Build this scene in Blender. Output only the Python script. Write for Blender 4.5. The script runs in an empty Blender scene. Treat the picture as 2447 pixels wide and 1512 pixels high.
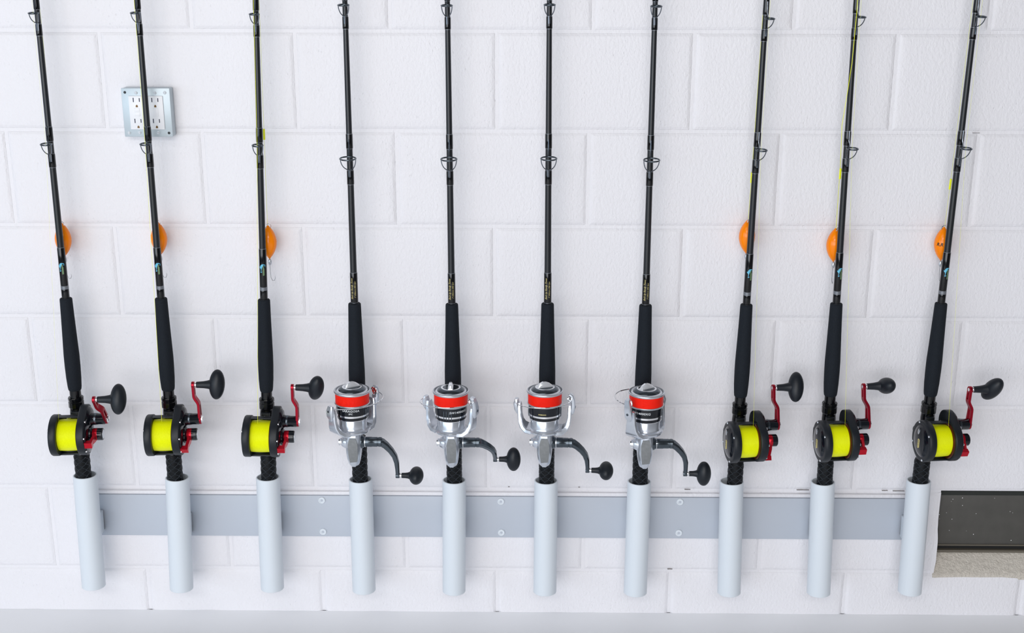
import bpy, bmesh, math, random
from mathutils import Matrix, Vector
from mathutils.geometry import tessellate_polygon

random.seed(7)
PI = math.pi
scene = bpy.context.scene
COL = scene.collection

# ------------------------------------------------------------------ camera
# world: X right, Y into the wall (painted face of the wall at y = 0), Z up from the floor, metres
FPX, CAM_D, CAM_Z = 3002.0, 2.6151, 1.5158
RIGHT = Vector((0.99994859, 0.01002456, 0.00152484))
FWD = Vector((-0.00915078, 0.95692869, -0.29017883))
UP = Vector((-0.00436808, 0.29014995, 0.95697122))
cam_data = bpy.data.cameras.new('camera')
cam_data.sensor_fit = 'HORIZONTAL'
cam_data.sensor_width = 36.0
cam_data.lens = 36.0 * FPX / 2447.0
cam_data.clip_start = 0.05
cam = bpy.data.objects.new('camera', cam_data)
COL.objects.link(cam)
cm = Matrix((RIGHT, UP, -FWD)).transposed().to_4x4()
cm.translation = Vector((0, -CAM_D, CAM_Z))
cam.matrix_world = cm
scene.camera = cam


def at(px, py, g):
    """point on the plane g metres in front of the wall that was measured at pixel px, py"""
    d = FWD + RIGHT * ((px - 1223.5) / FPX) - UP * ((py - 756.0) / FPX)
    t = (CAM_D - g) / d.y
    return Vector((t * d.x, -g, CAM_Z + t * d.z))


# ------------------------------------------------------------------ light
scene.view_settings.view_transform = 'Standard'
scene.view_settings.look = 'None'
scene.view_settings.exposure = 0.08
scene.view_settings.gamma = 1.0
scene.view_settings.use_curve_mapping = False
world = bpy.data.worlds.new('world')
scene.world = world
world.use_nodes = True
bg = world.node_tree.nodes['Background']
bg.inputs[0].default_value = (0.93, 0.94, 1.0, 1)
bg.inputs[1].default_value = 0.13


def area(name, loc, target, sx, sy, power, color):
    l = bpy.data.lights.new(name, 'AREA')
    l.shape = 'RECTANGLE'
    l.size, l.size_y, l.energy, l.color = sx, sy, power, color
    o = bpy.data.objects.new(name, l)
    COL.objects.link(o)
    o.location = loc
    o.rotation_euler = (Vector(target) - Vector(loc)).to_track_quat('-Z', 'Y').to_euler()
    return o


area('daylight_from_open_garage_door', (-1.5, -6.5, 1.3), (0, 0, 0.6), 5.0, 2.4, 170, (0.965, 0.97, 1.0))
area('daylight_from_side_window', (-5.2, -4.6, 1.35), (0.3, 0, 0.7), 4.2, 2.5, 84, (0.70, 0.85, 1.0))
area('ceiling_lamp_rear', (-0.3, -4.3, 2.8), (0, 0, 0.6), 3.0, 0.6, 50, (1.0, 0.985, 0.965))
area('ceiling_lamp_front', (-1.0, -2.3, 2.85), (-0.9, -0.6, 0.4), 2.4, 0.5, 10, (1.0, 0.985, 0.965))


# ------------------------------------------------------------------ materials
def new_mat(name):
    m = bpy.data.materials.new(name)
    m.use_nodes = True
    nt = m.node_tree
    return m, nt, nt.nodes['Principled BSDF']


def mat(name, color, rough=0.5, metal=0.0, coat=0.0, spec=0.5, noise=None, bump=None):
    """noise = (scale, amount) colour grain; bump = (scale, distance_m, (sx, sy, sz)) fine relief"""
    m, nt, b = new_mat(name)
    N, L = nt.nodes, nt.links
    b.inputs['Base Color'].default_value = (*color, 1)
    b.inputs['Roughness'].default_value = rough
    b.inputs['Metallic'].default_value = metal
    b.inputs['Specular IOR Level'].default_value = spec
    b.inputs['Coat Weight'].default_value = coat
    b.inputs['Coat Roughness'].default_value = 0.06
    tc = N.new('ShaderNodeTexCoord')
    if noise:
        n = N.new('ShaderNodeTexNoise')
        n.inputs['Scale'].default_value = noise[0]
        n.inputs['Detail'].default_value = 4
        L.new(tc.outputs['Object'], n.inputs['Vector'])
        r = N.new('ShaderNodeMapRange')
        r.inputs[3].default_value = 1 - noise[1]
        r.inputs[4].default_value = 1 + noise[1]
        L.new(n.outputs['Fac'], r.inputs[0])
        mx = N.new('ShaderNodeMix')
        mx.data_type = 'RGBA'
        mx.blend_type = 'MULTIPLY'
        mx.inputs[0].default_value = 1
        mx.inputs[6].default_value = (*color, 1)
        L.new(r.outputs[0], mx.inputs[7])
        L.new(mx.outputs[2], b.inputs['Base Color'])
    if bump:
        mp = N.new('ShaderNodeMapping')
        mp.inputs['Scale'].default_value = bump[2]
        n = N.new('ShaderNodeTexNoise')
        n.inputs['Scale'].default_value = bump[0]
        n.inputs['Detail'].default_value = 3
        L.new(tc.outputs['Object'], mp.inputs[0])
        L.new(mp.outputs[0], n.inputs['Vector'])
        bp = N.new('ShaderNodeBump')
        bp.inputs['Distance'].default_value = bump[1]
        L.new(n.outputs['Fac'], bp.inputs['Height'])
        L.new(bp.outputs[0], b.inputs['Normal'])
    return m


def paint_mat(name, color, rough, strength):
    """thick brushed-on masonry paint: pores, drips and orange peel as fine relief"""
    m, nt, b = new_mat(name)
    N, L = nt.nodes, nt.links
    g = N.new('ShaderNodeNewGeometry')
    mp = N.new('ShaderNodeMapping')
    mp.inputs['Scale'].default_value = (1.25, 1.0, 0.75)
    L.new(g.outputs['Position'], mp.inputs[0])
    n1 = N.new('ShaderNodeTexNoise')
    n1.inputs['Scale'].default_value = 140
    n1.inputs['Detail'].default_value = 2.5
    n1.inputs['Roughness'].default_value = 0.55
    n1.inputs['Distortion'].default_value = 0.25
    L.new(mp.outputs[0], n1.inputs['Vector'])
    v = N.new('ShaderNodeTexVoronoi')
    v.inputs['Scale'].default_value = 95
    L.new(mp.outputs[0], v.inputs['Vector'])
    pit = N.new('ShaderNodeMapRange')
    pit.interpolation_type = 'SMOOTHSTEP'
    pit.inputs[1].default_value = 0.05
    pit.inputs[2].default_value = 0.22
    L.new(v.outputs['Distance'], pit.inputs[0])
    n2 = N.new('ShaderNodeTexNoise')
    n2.inputs['Scale'].default_value = 9
    n2.inputs['Detail'].default_value = 2
    L.new(g.outputs['Position'], n2.inputs['Vector'])
    msk = N.new('ShaderNodeMapRange')
    msk.inputs[1].default_value = 0.42
    msk.inputs[2].default_value = 0.62
    L.new(n2.outputs['Fac'], msk.inputs[0])
    inv = N.new('ShaderNodeMath')
    inv.operation = 'SUBTRACT'
    inv.inputs[0].default_value = 1
    L.new(pit.outputs[0], inv.inputs[1])
    pm = N.new('ShaderNodeMath')
    pm.operation = 'MULTIPLY'
    L.new(inv.outputs[0], pm.inputs[0])
    L.new(msk.outputs[0], pm.inputs[1])
    sc = N.new('ShaderNodeMath')
    sc.operation = 'MULTIPLY_ADD'
    sc.inputs[1].default_value = -0.35
    L.new(pm.outputs[0], sc.inputs[0])
    L.new(n1.outputs['Fac'], sc.inputs[2])
    bp = N.new('ShaderNodeBump')
    bp.inputs['Distance'].default_value = strength
    L.new(sc.outputs[0], bp.inputs['Height'])
    L.new(bp.outputs[0], b.inputs['Normal'])
    b.inputs['Base Color'].default_value = (*color, 1)
    b.inputs['Roughness'].default_value = rough
    b.inputs['Specular IOR Level'].default_value = 0.35
    return m


M = {
    'paint': paint_mat('masonry_paint', (0.80, 0.79, 0.82), 0.5, 0.0014),
    'mortar': paint_mat('painted_mortar', (0.80, 0.79, 0.82), 0.55, 0.0012),
    'floor': mat('floor_coating', (0.93, 0.94, 0.96), 0.5, noise=(3, 0.02)),
    'rail': mat('rail_paint', (0.49, 0.53, 0.595), 0.45, noise=(5, 0.02)),
    'tube': mat('holder_tube_plastic', (0.69, 0.745, 0.80), 0.36),
    'tube_in': mat('holder_tube_bore', (0.30, 0.31, 0.33), 0.5),
    'bolt': mat('painted_bolt', (0.74, 0.79, 0.84), 0.35),
    'gapshade': mat('dark_gap_shade', (0.03, 0.035, 0.04), 0.7),  # shade of gaps, holes and recesses put into one dark colour
    'blank': mat('rod_blank', (0.008, 0.010, 0.013), 0.32, spec=0.5, noise=(900, 0.3)),
    'wrap': mat('thread_wrap', (0.002, 0.0025, 0.0035), 0.09, spec=0.35, coat=0.25),
    'foam': mat('eva_foam', (0.009, 0.0125, 0.018), 0.8, spec=0.22, noise=(700, 0.6), bump=(900, 0.0004, (1, 1, 1))),
    'seat': mat('graphite_seat', (0.002, 0.0025, 0.0035), 0.14, spec=0.35, coat=0.1),
    'rear': mat('rear_grip_wrap', (0.002, 0.003, 0.0045), 0.5, spec=0.2),
    'rib': mat('rear_grip_rib', (0.016, 0.024, 0.033), 0.5),
    'trim': mat('trim_band_grey', (0.20, 0.215, 0.24), 0.35, 0.5),
    'ringsilver': mat('trim_silver', (0.6, 0.62, 0.66), 0.2, 1.0),
    'guide': mat('guide_frame_metal', (0.16, 0.18, 0.21), 0.22, 0.9),
    'reelblack': mat('reel_black', (0.0075, 0.0105, 0.015), 0.42, spec=0.34, noise=(600, 0.3), bump=(1500, 0.0001, (1, 1, 1))),
    'reelgloss': mat('reel_gloss_black', (0.004, 0.006, 0.010), 0.16, spec=0.4, coat=0.15),
    'red': mat('red_anodised', (0.36, 0.006, 0.022), 0.28, 0.75),
    'redlever': mat('red_lever', (0.55, 0.004, 0.02), 0.25, 0.6),
    'chrome': mat('chrome', (0.85, 0.86, 0.88), 0.08, 1.0),
    'silver': mat('silver_casting', (0.64, 0.68, 0.74), 0.22, 0.7),
    'bright': mat('bright_knob_metal', (0.86, 0.88, 0.92), 0.16, 0.5),
    'satin': mat('satin_metal', (0.66, 0.69, 0.73), 0.33, 0.95),
    'greypanel': mat('grey_panel', (0.20, 0.21, 0.215), 0.55, 0.2, noise=(180, 0.2)),
    'gun': mat('gunmetal', (0.10, 0.12, 0.14), 0.22, 0.9),
    'knob': mat('rubber_knob', (0.008, 0.011, 0.016), 0.44, spec=0.36),
    'yellow': mat('chartreuse_line', (0.93, 1.0, 0.0), 0.36, spec=0.2, bump=(260, 0.0006, (14, 1, 1))),
    'redline': mat('red_line', (1.0, 0.012, 0.0), 0.36, spec=0.22, bump=(300, 0.0006, (1, 1, 14))),
    'amber': mat('spool_flange', (0.11, 0.025, 0.008), 0.25, 0.6),
    'orange': mat('orange_lure', (1.0, 0.25, 0.0), 0.2, spec=0.35),
    'tag': mat('chartreuse_tag', (0.95, 1.0, 0.0), 0.5),
    'gold': mat('gold_ink', (0.72, 0.62, 0.25), 0.35),
    'white_ink': mat('white_ink', (0.75, 0.78, 0.80), 0.4),
    'black_ink': mat('black_ink', (0.02, 0.015, 0.01), 0.5),
    'cyan': mat('cyan_ink', (0.12, 0.48, 0.68), 0.3),
    'green_ink': mat('green_ink', (0.25, 0.42, 0.20), 0.35),
    'grey_ink': mat('grey_ink', (0.22, 0.25, 0.30), 0.4, 0.5),
    'galv': mat('galvanised_steel', (0.50, 0.57, 0.61), 0.42, 0.35, noise=(25, 0.05)),
    'outlet': mat('white_plastic', (0.80, 0.81, 0.84), 0.3),
    'slot': mat('slot_dark', (0.012, 0.012, 0.045), 0.6),
    'brass': mat('ground_brass', (0.16, 0.09, 0.03), 0.45, 0.3),
    'ventpanel': mat('vent_panel', (0.066, 0.063, 0.056), 0.55, noise=(30, 0.25)),
    'ventdark': mat('vent_dark', (0.008, 0.008, 0.008), 0.7),
    'venttop_shade': mat('vent_top_shade', (0.016, 0.019, 0.016), 0.7),
    'ventframe': mat('vent_frame', (0.12, 0.105, 0.08), 0.6),
    'sill': mat('rough_concrete', (0.60, 0.555, 0.49), 0.9, noise=(160, 0.28), bump=(260, 0.003, (1, 1, 1))),
    'crack': mat('crack_dark', (0.22, 0.20, 0.19), 0.9),
}


# ------------------------------------------------------------------ mesh helpers (millimetres in, metres out)
class MB:
    def __init__(self, u=0.001):
        self.v, self.f, self.u = [], [], u
        self.T = Matrix.Identity(4)

    def _add(self, vs, fs):
        o = len(self.v)
        for p in vs:
            self.v.append((self.T @ Vector(p)) * self.u)
        self.f += [tuple(i + o for i in q) for q in fs]
        return self

    def box(self, x0, x1, y0, y1, z0, z1):
        vs = [(x, y, z) for z in (z0, z1) for y in (y0, y1) for x in (x0, x1)]
        return self._add(vs, [(0, 2, 3, 1), (4, 5, 7, 6), (0, 1, 5, 4), (2, 6, 7, 3), (0, 4, 6, 2), (1, 3, 7, 5)])

    def lathe(self, prof, n=28, axis='z', o=(0, 0, 0), closed=False):
        """prof = [(radius, height)...] turned about an axis through o"""
        vs, fs = [], []
        for r, h in prof:
            for k in range(n):
                a = 2 * PI * k / n
                c, s = r * math.cos(a), r * math.sin(a)
                p = {'z': (c, s, h), 'x': (h, c, s), 'y': (s, h, c)}[axis]
                vs.append((p[0] + o[0], p[1] + o[1], p[2] + o[2]))
        m = len(prof)
        for i in range(m if closed else m - 1):
            j = (i + 1) % m
            for k in range(n):
                l = (k + 1) % n
                fs.append((i * n + k, i * n + l, j * n + l, j * n + k))
        if not closed:
            if prof[0][0] > 1e-6:
                fs.append(tuple(range(n))[::-1])
            if prof[-1][0] > 1e-6:
                fs.append(tuple((m - 1) * n + k for k in range(n)))
        return self._add(vs, fs)

    def tube(self, pts, rad, n=8, closed=False):
        pts = [Vector(p) for p in pts]
        m = len(pts)
        if not hasattr(rad, '__len__'):
            rad = [rad] * m
        tang = []
        for i in range(m):
            if closed:
                t = pts[(i + 1) % m] - pts[i - 1]
            else:
                t = pts[min(i + 1, m - 1)] - pts[max(i - 1, 0)]
            tang.append(t.normalized())
        ref = Vector((0, 0, 1)) if abs(tang[0].z) < 0.9 else Vector((1, 0, 0))
        nrm = (ref - tang[0] * ref.dot(tang[0])).normalized()
        vs, fs = [], []
        for i in range(m):
            nrm = (nrm - tang[i] * nrm.dot(tang[i])).normalized()
            b = tang[i].cross(nrm)
            for k in range(n):
                a = 2 * PI * k / n
                vs.append(pts[i] + (nrm * math.cos(a) + b * math.sin(a)) * rad[i])
        for i in range(m if closed else m - 1):
            j = (i + 1) % m
            for k in range(n):
                l = (k + 1) % n
                fs.append((i * n + k, i * n + l, j * n + l, j * n + k))
        if not closed:
            fs.append(tuple(range(n))[::-1])
            fs.append(tuple((m - 1) * n + k for k in range(n)))
        return self._add(vs, fs)

    def ribbon(self, pts, wid, thk, side, ch=0.3):
        """chamfered rectangular bar along pts: wid along the side vector, thk across it"""
        pts = [Vector(p) for p in pts]
        m = len(pts)
        S = Vector(side).normalized()
        wid = wid if hasattr(wid, '__len__') else [wid] * m
        thk = thk if hasattr(thk, '__len__') else [thk] * m
        vs, fs = [], []
        for i in range(m):
            t = (pts[min(i + 1, m - 1)] - pts[max(i - 1, 0)]).normalized()
            N_ = t.cross(S).normalized()
            w, h = wid[i] / 2, thk[i] / 2
            c = min(w, h) * ch
            for a, b in ((w, h - c), (w - c, h), (-w + c, h), (-w, h - c), (-w, -h + c), (-w + c, -h), (w - c, -h), (w, -h + c)):
                vs.append(pts[i] + S * a + N_ * b)
        for i in range(m - 1):
            for k in range(8):
                l = (k + 1) % 8
                fs.append((i * 8 + k, i * 8 + l, i * 8 + 8 + l, i * 8 + 8 + k))
        fs.append(tuple(range(8))[::-1])
        fs.append(tuple((m - 1) * 8 + k for k in range(8)))
        return self._add(vs, fs)

    def prism(self, out, axis, h0, h1):
        """2D outline extruded along axis; outline coords are the two other axes in x<y<z order"""
        n = len(out)
        vs = []
        for h in (h0, h1):
            for a, b in out:
                vs.append({'x': (h, a, b), 'y': (a, h, b), 'z': (a, b, h)}[axis])
        fs = [tuple(range(n))[::-1], tuple(range(n, 2 * n))]
        fs += [(i, (i + 1) % n, n + (i + 1) % n, n + i) for i in range(n)]
        return self._add(vs, fs)

    def ellipsoid(self, c, r, nu=28, nv=16, rot=None):
        vs, fs = [], []
        R_ = rot or Matrix.Identity(3)
        for i in range(1, nv):
            th = PI * i / nv
            for k in range(nu):
                a = 2 * PI * k / nu
                p = R_ @ Vector((r[0] * math.cos(th), r[1] * math.sin(th) * math.cos(a), r[2] * math.sin(th) * math.sin(a)))
                vs.append(p + Vector(c))
        for i in range(nv - 2):
            for k in range(nu):
                l = (k + 1) % nu
                fs.append((i * nu + k, i * nu + l, i * nu + nu + l, i * nu + nu + k))
        vs.append(R_ @ Vector((r[0], 0, 0)) + Vector(c))
        vs.append(R_ @ Vector((-r[0], 0, 0)) + Vector(c))
        a, b = len(vs) - 2, len(vs) - 1
        for k in range(nu):
            l = (k + 1) % nu
            fs.append((a, l, k))
            fs.append((b, (nv - 2) * nu + k, (nv - 2) * nu + l))
        return self._add(vs, fs)

    def torus(self, c, R_, r, normal=(0, 0, 1), n=24, m=6, sx=1.0):
        q = Vector((0, 0, 1)).rotation_difference(Vector(normal).normalized())
        pts = [Vector(c) + q @ Vector((R_ * sx * math.cos(2 * PI * k / n), R_ * math.sin(2 * PI * k / n), 0)) for k in range(n)]
        return self.tube(pts, r, m, closed=True)

    def raw(self, vs, fs):
        return self._add(vs, fs)

    def mesh(self, name, material, bevel=0, angle=38, segs=2):
        me = bpy.data.meshes.new(name)
        me.from_pydata([tuple(p) for p in self.v], [], self.f)
        bm = bmesh.new()
        bm.from_mesh(me)
        bmesh.ops.recalc_face_normals(bm, faces=bm.faces)
        if bevel:
            es = [e for e in bm.edges if e.is_manifold and e.calc_face_angle(0) > math.radians(30)]
            bmesh.ops.bevel(bm, geom=es, offset=bevel * self.u, segments=segs, profile=0.5, affect='EDGES', clamp_overlap=True)
        bm.to_mesh(me)
        bm.free()
        me.materials.append(M[material] if isinstance(material, str) else material)
        me.shade_smooth()
        me.set_sharp_from_angle(angle=math.radians(angle))
        return me

    def build(self, name, material, parent=None, label=None, **kw):
        o = bpy.data.objects.new(name, self.mesh(name, material, **kw))
        COL.objects.link(o)
        o.parent = parent
        if label:
            o['label'] = label
        return o


def tag(o, label=None, category=None, group=None, kind=None):
    for k, v in (('label', label), ('category', category), ('group', group), ('kind', kind)):
        if v:
            o[k] = v
    return o


def thing(name, label, category, matrix, group=None):
    o = bpy.data.objects.new(name, None)
    o.empty_display_size = 0.03
    COL.objects.link(o)
    o.matrix_world = matrix
    return tag(o, label, category, group)


def copy_tree(src, parent=None):
    c = src.copy()
    COL.objects.link(c)
    c.parent = parent
    for ch in list(src.children):
        copy_tree(ch, c)
    return c


def frame(origin, direction, twist=0.0):
    z = Vector(direction).normalized()
    x = Vector((1, 0, 0))
    x = (x - z * x.dot(z)).normalized()
    y = z.cross(x)
    m = Matrix((x, y, z)).transposed().to_4x4()
    m.translation = origin
    return m @ Matrix.Rotation(twist, 4, 'Z')


def text_geo(s, size, shear=0.0, bold=0.0):
    """lettering as (verts, faces), centred on its own box, in the xy plane"""
    cu = bpy.data.curves.new('lettering', 'FONT')
    cu.body = s
    cu.size = size
    cu.shear = shear
    cu.offset = bold
    cu.resolution_u = 2
    cu.align_x = 'CENTER'
    cu.align_y = 'CENTER'
    ob = bpy.data.objects.new('lettering', cu)
    me = ob.to_mesh()
    vs = [v.co.copy() for v in me.vertices]
    fs = [tuple(p.vertices) for p in me.polygons]
    ob.to_mesh_clear()
    bpy.data.objects.remove(ob)
    bpy.data.curves.remove(cu)
    return vs, fs


def on_cyl(vs, r, a0=0.0, z0=0.0, up=False):
    """wrap flat lettering on a vertical cylinder facing -y; a0 = angle from the front (+ = right)"""
    out = []
    for v in vs:
        u, w = (-v.y, v.x) if up else (v.x, v.y)
        a = a0 + u / r
        out.append((r * math.sin(a), -r * math.cos(a), z0 + w))
    return out


# ------------------------------------------------------------------ the setting
BW, BH, X0, Z0 = 0.4064, 0.2032, -0.26716, 0.1096     # block pitch, joint phase
floor = MB(1).box(-3.2, 3.4, -4.6, 0.0, -0.10, 0.0).build('floor', 'floor')
tag(floor, kind='structure')
VX0, VX1 = 0.9475, 1.3535                             # opening of the flood vent
VZ0, VZ1 = Z0 - 0.004, Z0 + BH + 0.002
wb = MB(1)
JD = 0.0028                                           # depth of the painted joint
wb.box(-2.35, VX0, JD, 0.20, 0, 2.5).box(VX1, 2.6, JD, 0.20, 0, 2.5)
wb.box(VX0, VX1, JD, 0.20, VZ1, 2.5).box(VX0, VX1, JD, 0.20, 0, VZ0)
wall = wb.build('wall_back', 'mortar')
tag(wall, kind='structure')


def block_mesh(w, h, seed):
    rnd = random.Random(seed)
    e = [0, .0014, .0030, .0048, .0075, .02]
    xs = [-w / 2 + a for a in e] + [-w / 2 + w * (k + 1) / 9 for k in range(8)] + [w / 2 - a for a in reversed(e)]
    zs = [-h / 2 + a for a in e] + [-h / 2 + h * (k + 1) / 5 for k in range(4)] + [h / 2 - a for a in reversed(e)]
    ph = [rnd.uniform(0, 6.28) for _ in range(8)]

    def fall(d):
        t = min(1, d / 0.0070)
        return 0.5 + 0.5 * math.cos(PI * t)

    vs, fs = [], []
    nx, nz = len(xs), len(zs)
    for z in zs:
        for x in xs:
            d = min(x + w / 2, w / 2 - x, 1)
            dz = min(z + h / 2, h / 2 - z, 1)
            y = (JD - 0.00005) * max(fall(d), fall(dz))
            inner = min(1, d / 0.01) * min(1, dz / 0.01)
            y += inner * 0.00035 * (math.sin(23 * x + ph[0]) + math.sin(37 * z + ph[1]) + math.sin(61 * x + 19 * z + ph[2]))
            jz = 0.0
            jx = 0.0
            vs.append((x + jx, y, z + jz))
    for j in range(nz - 1):
        for i in range(nx - 1):
            fs.append((j * nx + i, j * nx + i + 1, (j + 1) * nx + i + 1, (j + 1) * nx + i))
    ring = [i for i in range(nx)] + [j * nx + nx - 1 for j in range(1, nz)] + [(nz - 1) * nx + i for i in range(nx - 2, -1, -1)] + [j * nx for j in range(nz - 2, 0, -1)]
    o = len(vs)
    vs += [(vs[i][0], 0.03, vs[i][2]) for i in ring]
    n = len(ring)
    fs += [(ring[k], o + k, o + (k + 1) % n, ring[(k + 1) % n]) for k in range(n)]
    me = bpy.data.meshes.new('concrete_block')
    me.from_pydata(vs, [], fs)
    me.materials.append(M['paint'])
    me.shade_smooth()
    return me


GAP = 0.0075
full = [block_mesh(BW - GAP, BH - GAP, s) for s in range(7)]
low = [block_mesh(BW - GAP, Z0 - GAP / 2 + 0.014, 40 + s) for s in range(3)]
# joints that stray from the even bond in the photograph: course (from the floor) -> {index: shift}
STRAY = {6: {-2: .0062, 0: .0070, 1: .004, 2: .0105}, 5: {-2: -.005, 1: -.0042, 2: -.010, 3: -.0072},
         7: {-1: -.0056, 0: -.0072, 3: -.0104}, 4: {-2: .001, 0: .0015, 2: -.0015}, 3: {0: .0073, 1: .0062, 2: .0073, 3: .005},
         2: {0: -.014}, 1: {}, 0: {-2: .004, -1: .0059, 0: .0054}}
for course in range(0, 13):
    # course 1 lies between the joint at Z0 and the next one up
    zc0 = 0.0 if course == 0 else Z0 + (course - 1) * BH
    off = 0.5 if course % 2 == 0 else 0.0
    st = STRAY.get(course, {})
    for k in range(-6, 7):
        xa = X0 + (k + off) * BW + st.get(k, 0)
        xb = X0 + (k + 1 + off) * BW + st.get(k + 1, 0)
        if xb < -2.2 or xa > 2.3:
            continue
        if course == 1 and k == 3:
            continue                                  # the flood vent takes this block's place
        me = random.choice(low if course == 0 else full)
        b = bpy.data.objects.new('concrete_block', me)
        COL.objects.link(b)
        b.parent = wall
        hh = Z0 if course == 0 else BH
        b.location = ((xa + xb) / 2, 0.00012 * random.uniform(-1, 1), zc0 + hh / 2 - (GAP / 4 + 0.007 if course == 0 else 0))
        b.scale = ((xb - xa - GAP) / (BW - GAP), 1, 1)
ck = MB(1)
for (xa, xb, yy) in ((1146, 1175, 1179.5), (1178, 1204, 1179.6), (1595, 1607, 1360), (1214, 1218, 1163.5), (1382, 1386, 1164.5), (1636, 1650, 1170), (1904, 1934, 1171), (2108, 2122, 1172.5), (2134, 2162, 1173.5), (2325, 2342, 318)):
    p, q = at(xa, yy, 0.0012), at(xb, yy, 0.0012)
    n = 5
    up = [(p.x + (q.x - p.x) * i / n, p.z + random.uniform(-0.0001, 0.0005)) for i in range(n + 1)]
    dn = [(p.x + (q.x - p.x) * i / n, p.z - random.uniform(-0.0001, 0.0003)) for i in range(n, -1, -1)]
    ck.prism(up + dn, 'y', -0.0010, 0.003)
ck.build('paint_crack', 'crack', wall, label='dark hairline crack in the white paint')

# ------------------------------------------------------------------ flood vent at the right edge
vm = Matrix.Translation((VX0, 0.03, VZ0))
vent = thing('flood_vent', 'dark grey metal flood vent with rough concrete sill low in the block wall', 'vent', vm)
W = (VX1 - VX0) * 1000
MB().box(0, W, 0, 14, 58, 205).build('vent_panel', 'ventpanel', vent, bevel=1.5)
MB().box(0, W, -2.5, 0.5, 58.5, 61.5).build('vent_lip', 'ventframe', vent, bevel=0.6, label='tan lower lip of the vent panel')
MB().box(0, W, 6, 16, 46, 60).build('vent_gap_shade', 'ventdark', vent, label='black strip for the shade in the gap under the vent panel')  # solid black box drawn in place of the shaded gap
MB().box(0, W, -3, 10, 41.5, 47.5).build('vent_frame', 'ventframe', vent, bevel=0.8)
MB().box(0, W, -1.5, 1, 186, 204).build('shaded_vent_top_rail', 'venttop_shade', vent)  # upper frame lying in shadow, the shade put into its dark colour
fk = MB()
for _ in range(34):
    x, z = random.uniform(6, 395), random.uniform(64, 180)
    r_ = random.uniform(0.35, 0.8)
    fk.box(x - r_, x + r_, -0.25, 0.1, z - r_ * random.uniform(0.6, 1.8), z + r_)
fko = fk.build('paint_flecks', 'paint', vent, label='tiny white paint flecks')
fko['kind'] = 'stuff'
for x, z in ((6, 150), (3, 70), (390, 150)):
    MB().lathe([(0, -2.6), (2.0, -2.4), (2.6, -1), (2.6, 0.5)], 10, 'y', (x, 0, z)).build('rivet', 'ventdark', vent)
sv, sf = [], []
n1, n2 = 60, 12
for j in range(n2 + 1):
    for i in range(n1 + 1):
        t = j / n2
        x = W * i / n1
        y = 6 - 37.5 * t
        z = 42 - 43 * t ** 1.15 + (random.uniform(-1.6, 1.6) if 0 < j < n2 else random.uniform(-1, 0.6))
        sv.append((x, y, z))
for j in range(n2):
    for i in range(n1):
        a = j * (n1 + 1) + i
        sf.append((a, a + 1, a + n1 + 2, a + n1 + 1))
o = len(sv)
sv += [(0, 6, -14), (W, 6, -14), (0, -29, -14), (W, -29, -14)]
sf += [(o, o + 1, n1, 0) if False else tuple([o, o + 1] + list(range(n1, -1, -1))),
       tuple([o + 3, o + 2] + [n2 * (n1 + 1) + i for i in range(n1 + 1)]),
       tuple([o + 2, o] + [j * (n1 + 1) for j in range(n2 + 1)]),
       tuple([o + 1, o + 3] + [j * (n1 + 1) + n1 for j in range(n2, -1, -1)]), (o, o + 2, o + 3, o + 1)]
MB().raw(sv, sf).build('concrete_sill', 'sill', vent, label='rough unpainted concrete sill', angle=60)
# the ragged painted edge of the opening on the left side
rg = MB()
outl = []
for i in range(19):
    z = 205 * i / 18
    outl.append((2.5 + 3.0 * math.sin(i * 0.33) + random.uniform(-0.8, 0.8) - 1.5 * (i / 18), z))
rg.prism([(-6, 0)] + outl + [(-6, 205)], 'y', -29.4, -16)
rg.build('ragged_edge', 'paint', vent, label='ragged white painted edge of the opening')

# ------------------------------------------------------------------ outlet box
oc = at(352, 268, 0.028)
om = Matrix.Translation((-0.7760, 0, 1.1660)) @ Matrix.Diagonal((0.97, 1, 0.97, 1))
outlet = thing('outlet_box', 'square galvanised outlet box with two white double receptacles behind the second rod', 'outlet', om)
MB().box(-51, 51, -26, 0, -51, 51).build('box', 'galv', outlet, bevel=2.5)
cp = MB().box(-51.5, 51.5, -29, -26, -51.5, 51.5).build('cover_plate', 'galv', outlet, bevel=1.6)
for s in (-1, 1):
    r = MB().box(s * 19.6 - 16.8, s * 19.6 + 16.8, -32, -28.5, -35.5, 35.5).build('receptacle', 'outlet', outlet, bevel=1.2)
    for zc in (22, -22):
        x = s * 19.6
        for dx, hh in ((-6.4, 4.6), (6.4, 3.9)):
            MB().box(x + dx - 0.95, x + dx + 0.95, -32.15, -31, zc + 5 - hh, zc + 5 + hh).build('blade_slot', 'slot', r)
        MB().prism([(x - 2.3, zc - 10.4), (x + 2.3, zc - 10.4), (x + 2.3, zc - 7.6), (x + 1.4, zc - 5.6), (x, zc - 5.0), (x - 1.4, zc - 5.6), (x - 2.3, zc - 7.6)], 'y', -32.15, -31).build('ground_hole', 'brass', r)
    if s < 0:
        MB().box(-26, -14, -32.7, -31.5, 2, 9.5).build('test_button', 'outlet', r, bevel=0.4)
        MB().box(-26, -14, -32.7, -31.5, -7.5, 1).build('reset_button', 'outlet', r, bevel=0.4)
    else:
        MB().box(14, 25, -32.7, -31.5, -8, 9.5).build('test_button', 'outlet', r, bevel=0.4)
for x, z in ((-20, 41.5), (20, 41.5), (41, 42), (-41.5, -43), (-19, -42.5), (21, -42.5)):
    sc = MB().lathe([(0, -31.6), (2.2, -31.3), (3.3, -30.2), (3.5, -28.8)], 14, 'y', (x, 0, z)).build('screw', 'bolt', outlet)
    MB().box(x - 2.4, x + 2.4, -31.75, -31.2, z - 0.4, z + 0.4).build('screw_slot', 'trim', sc)
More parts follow.
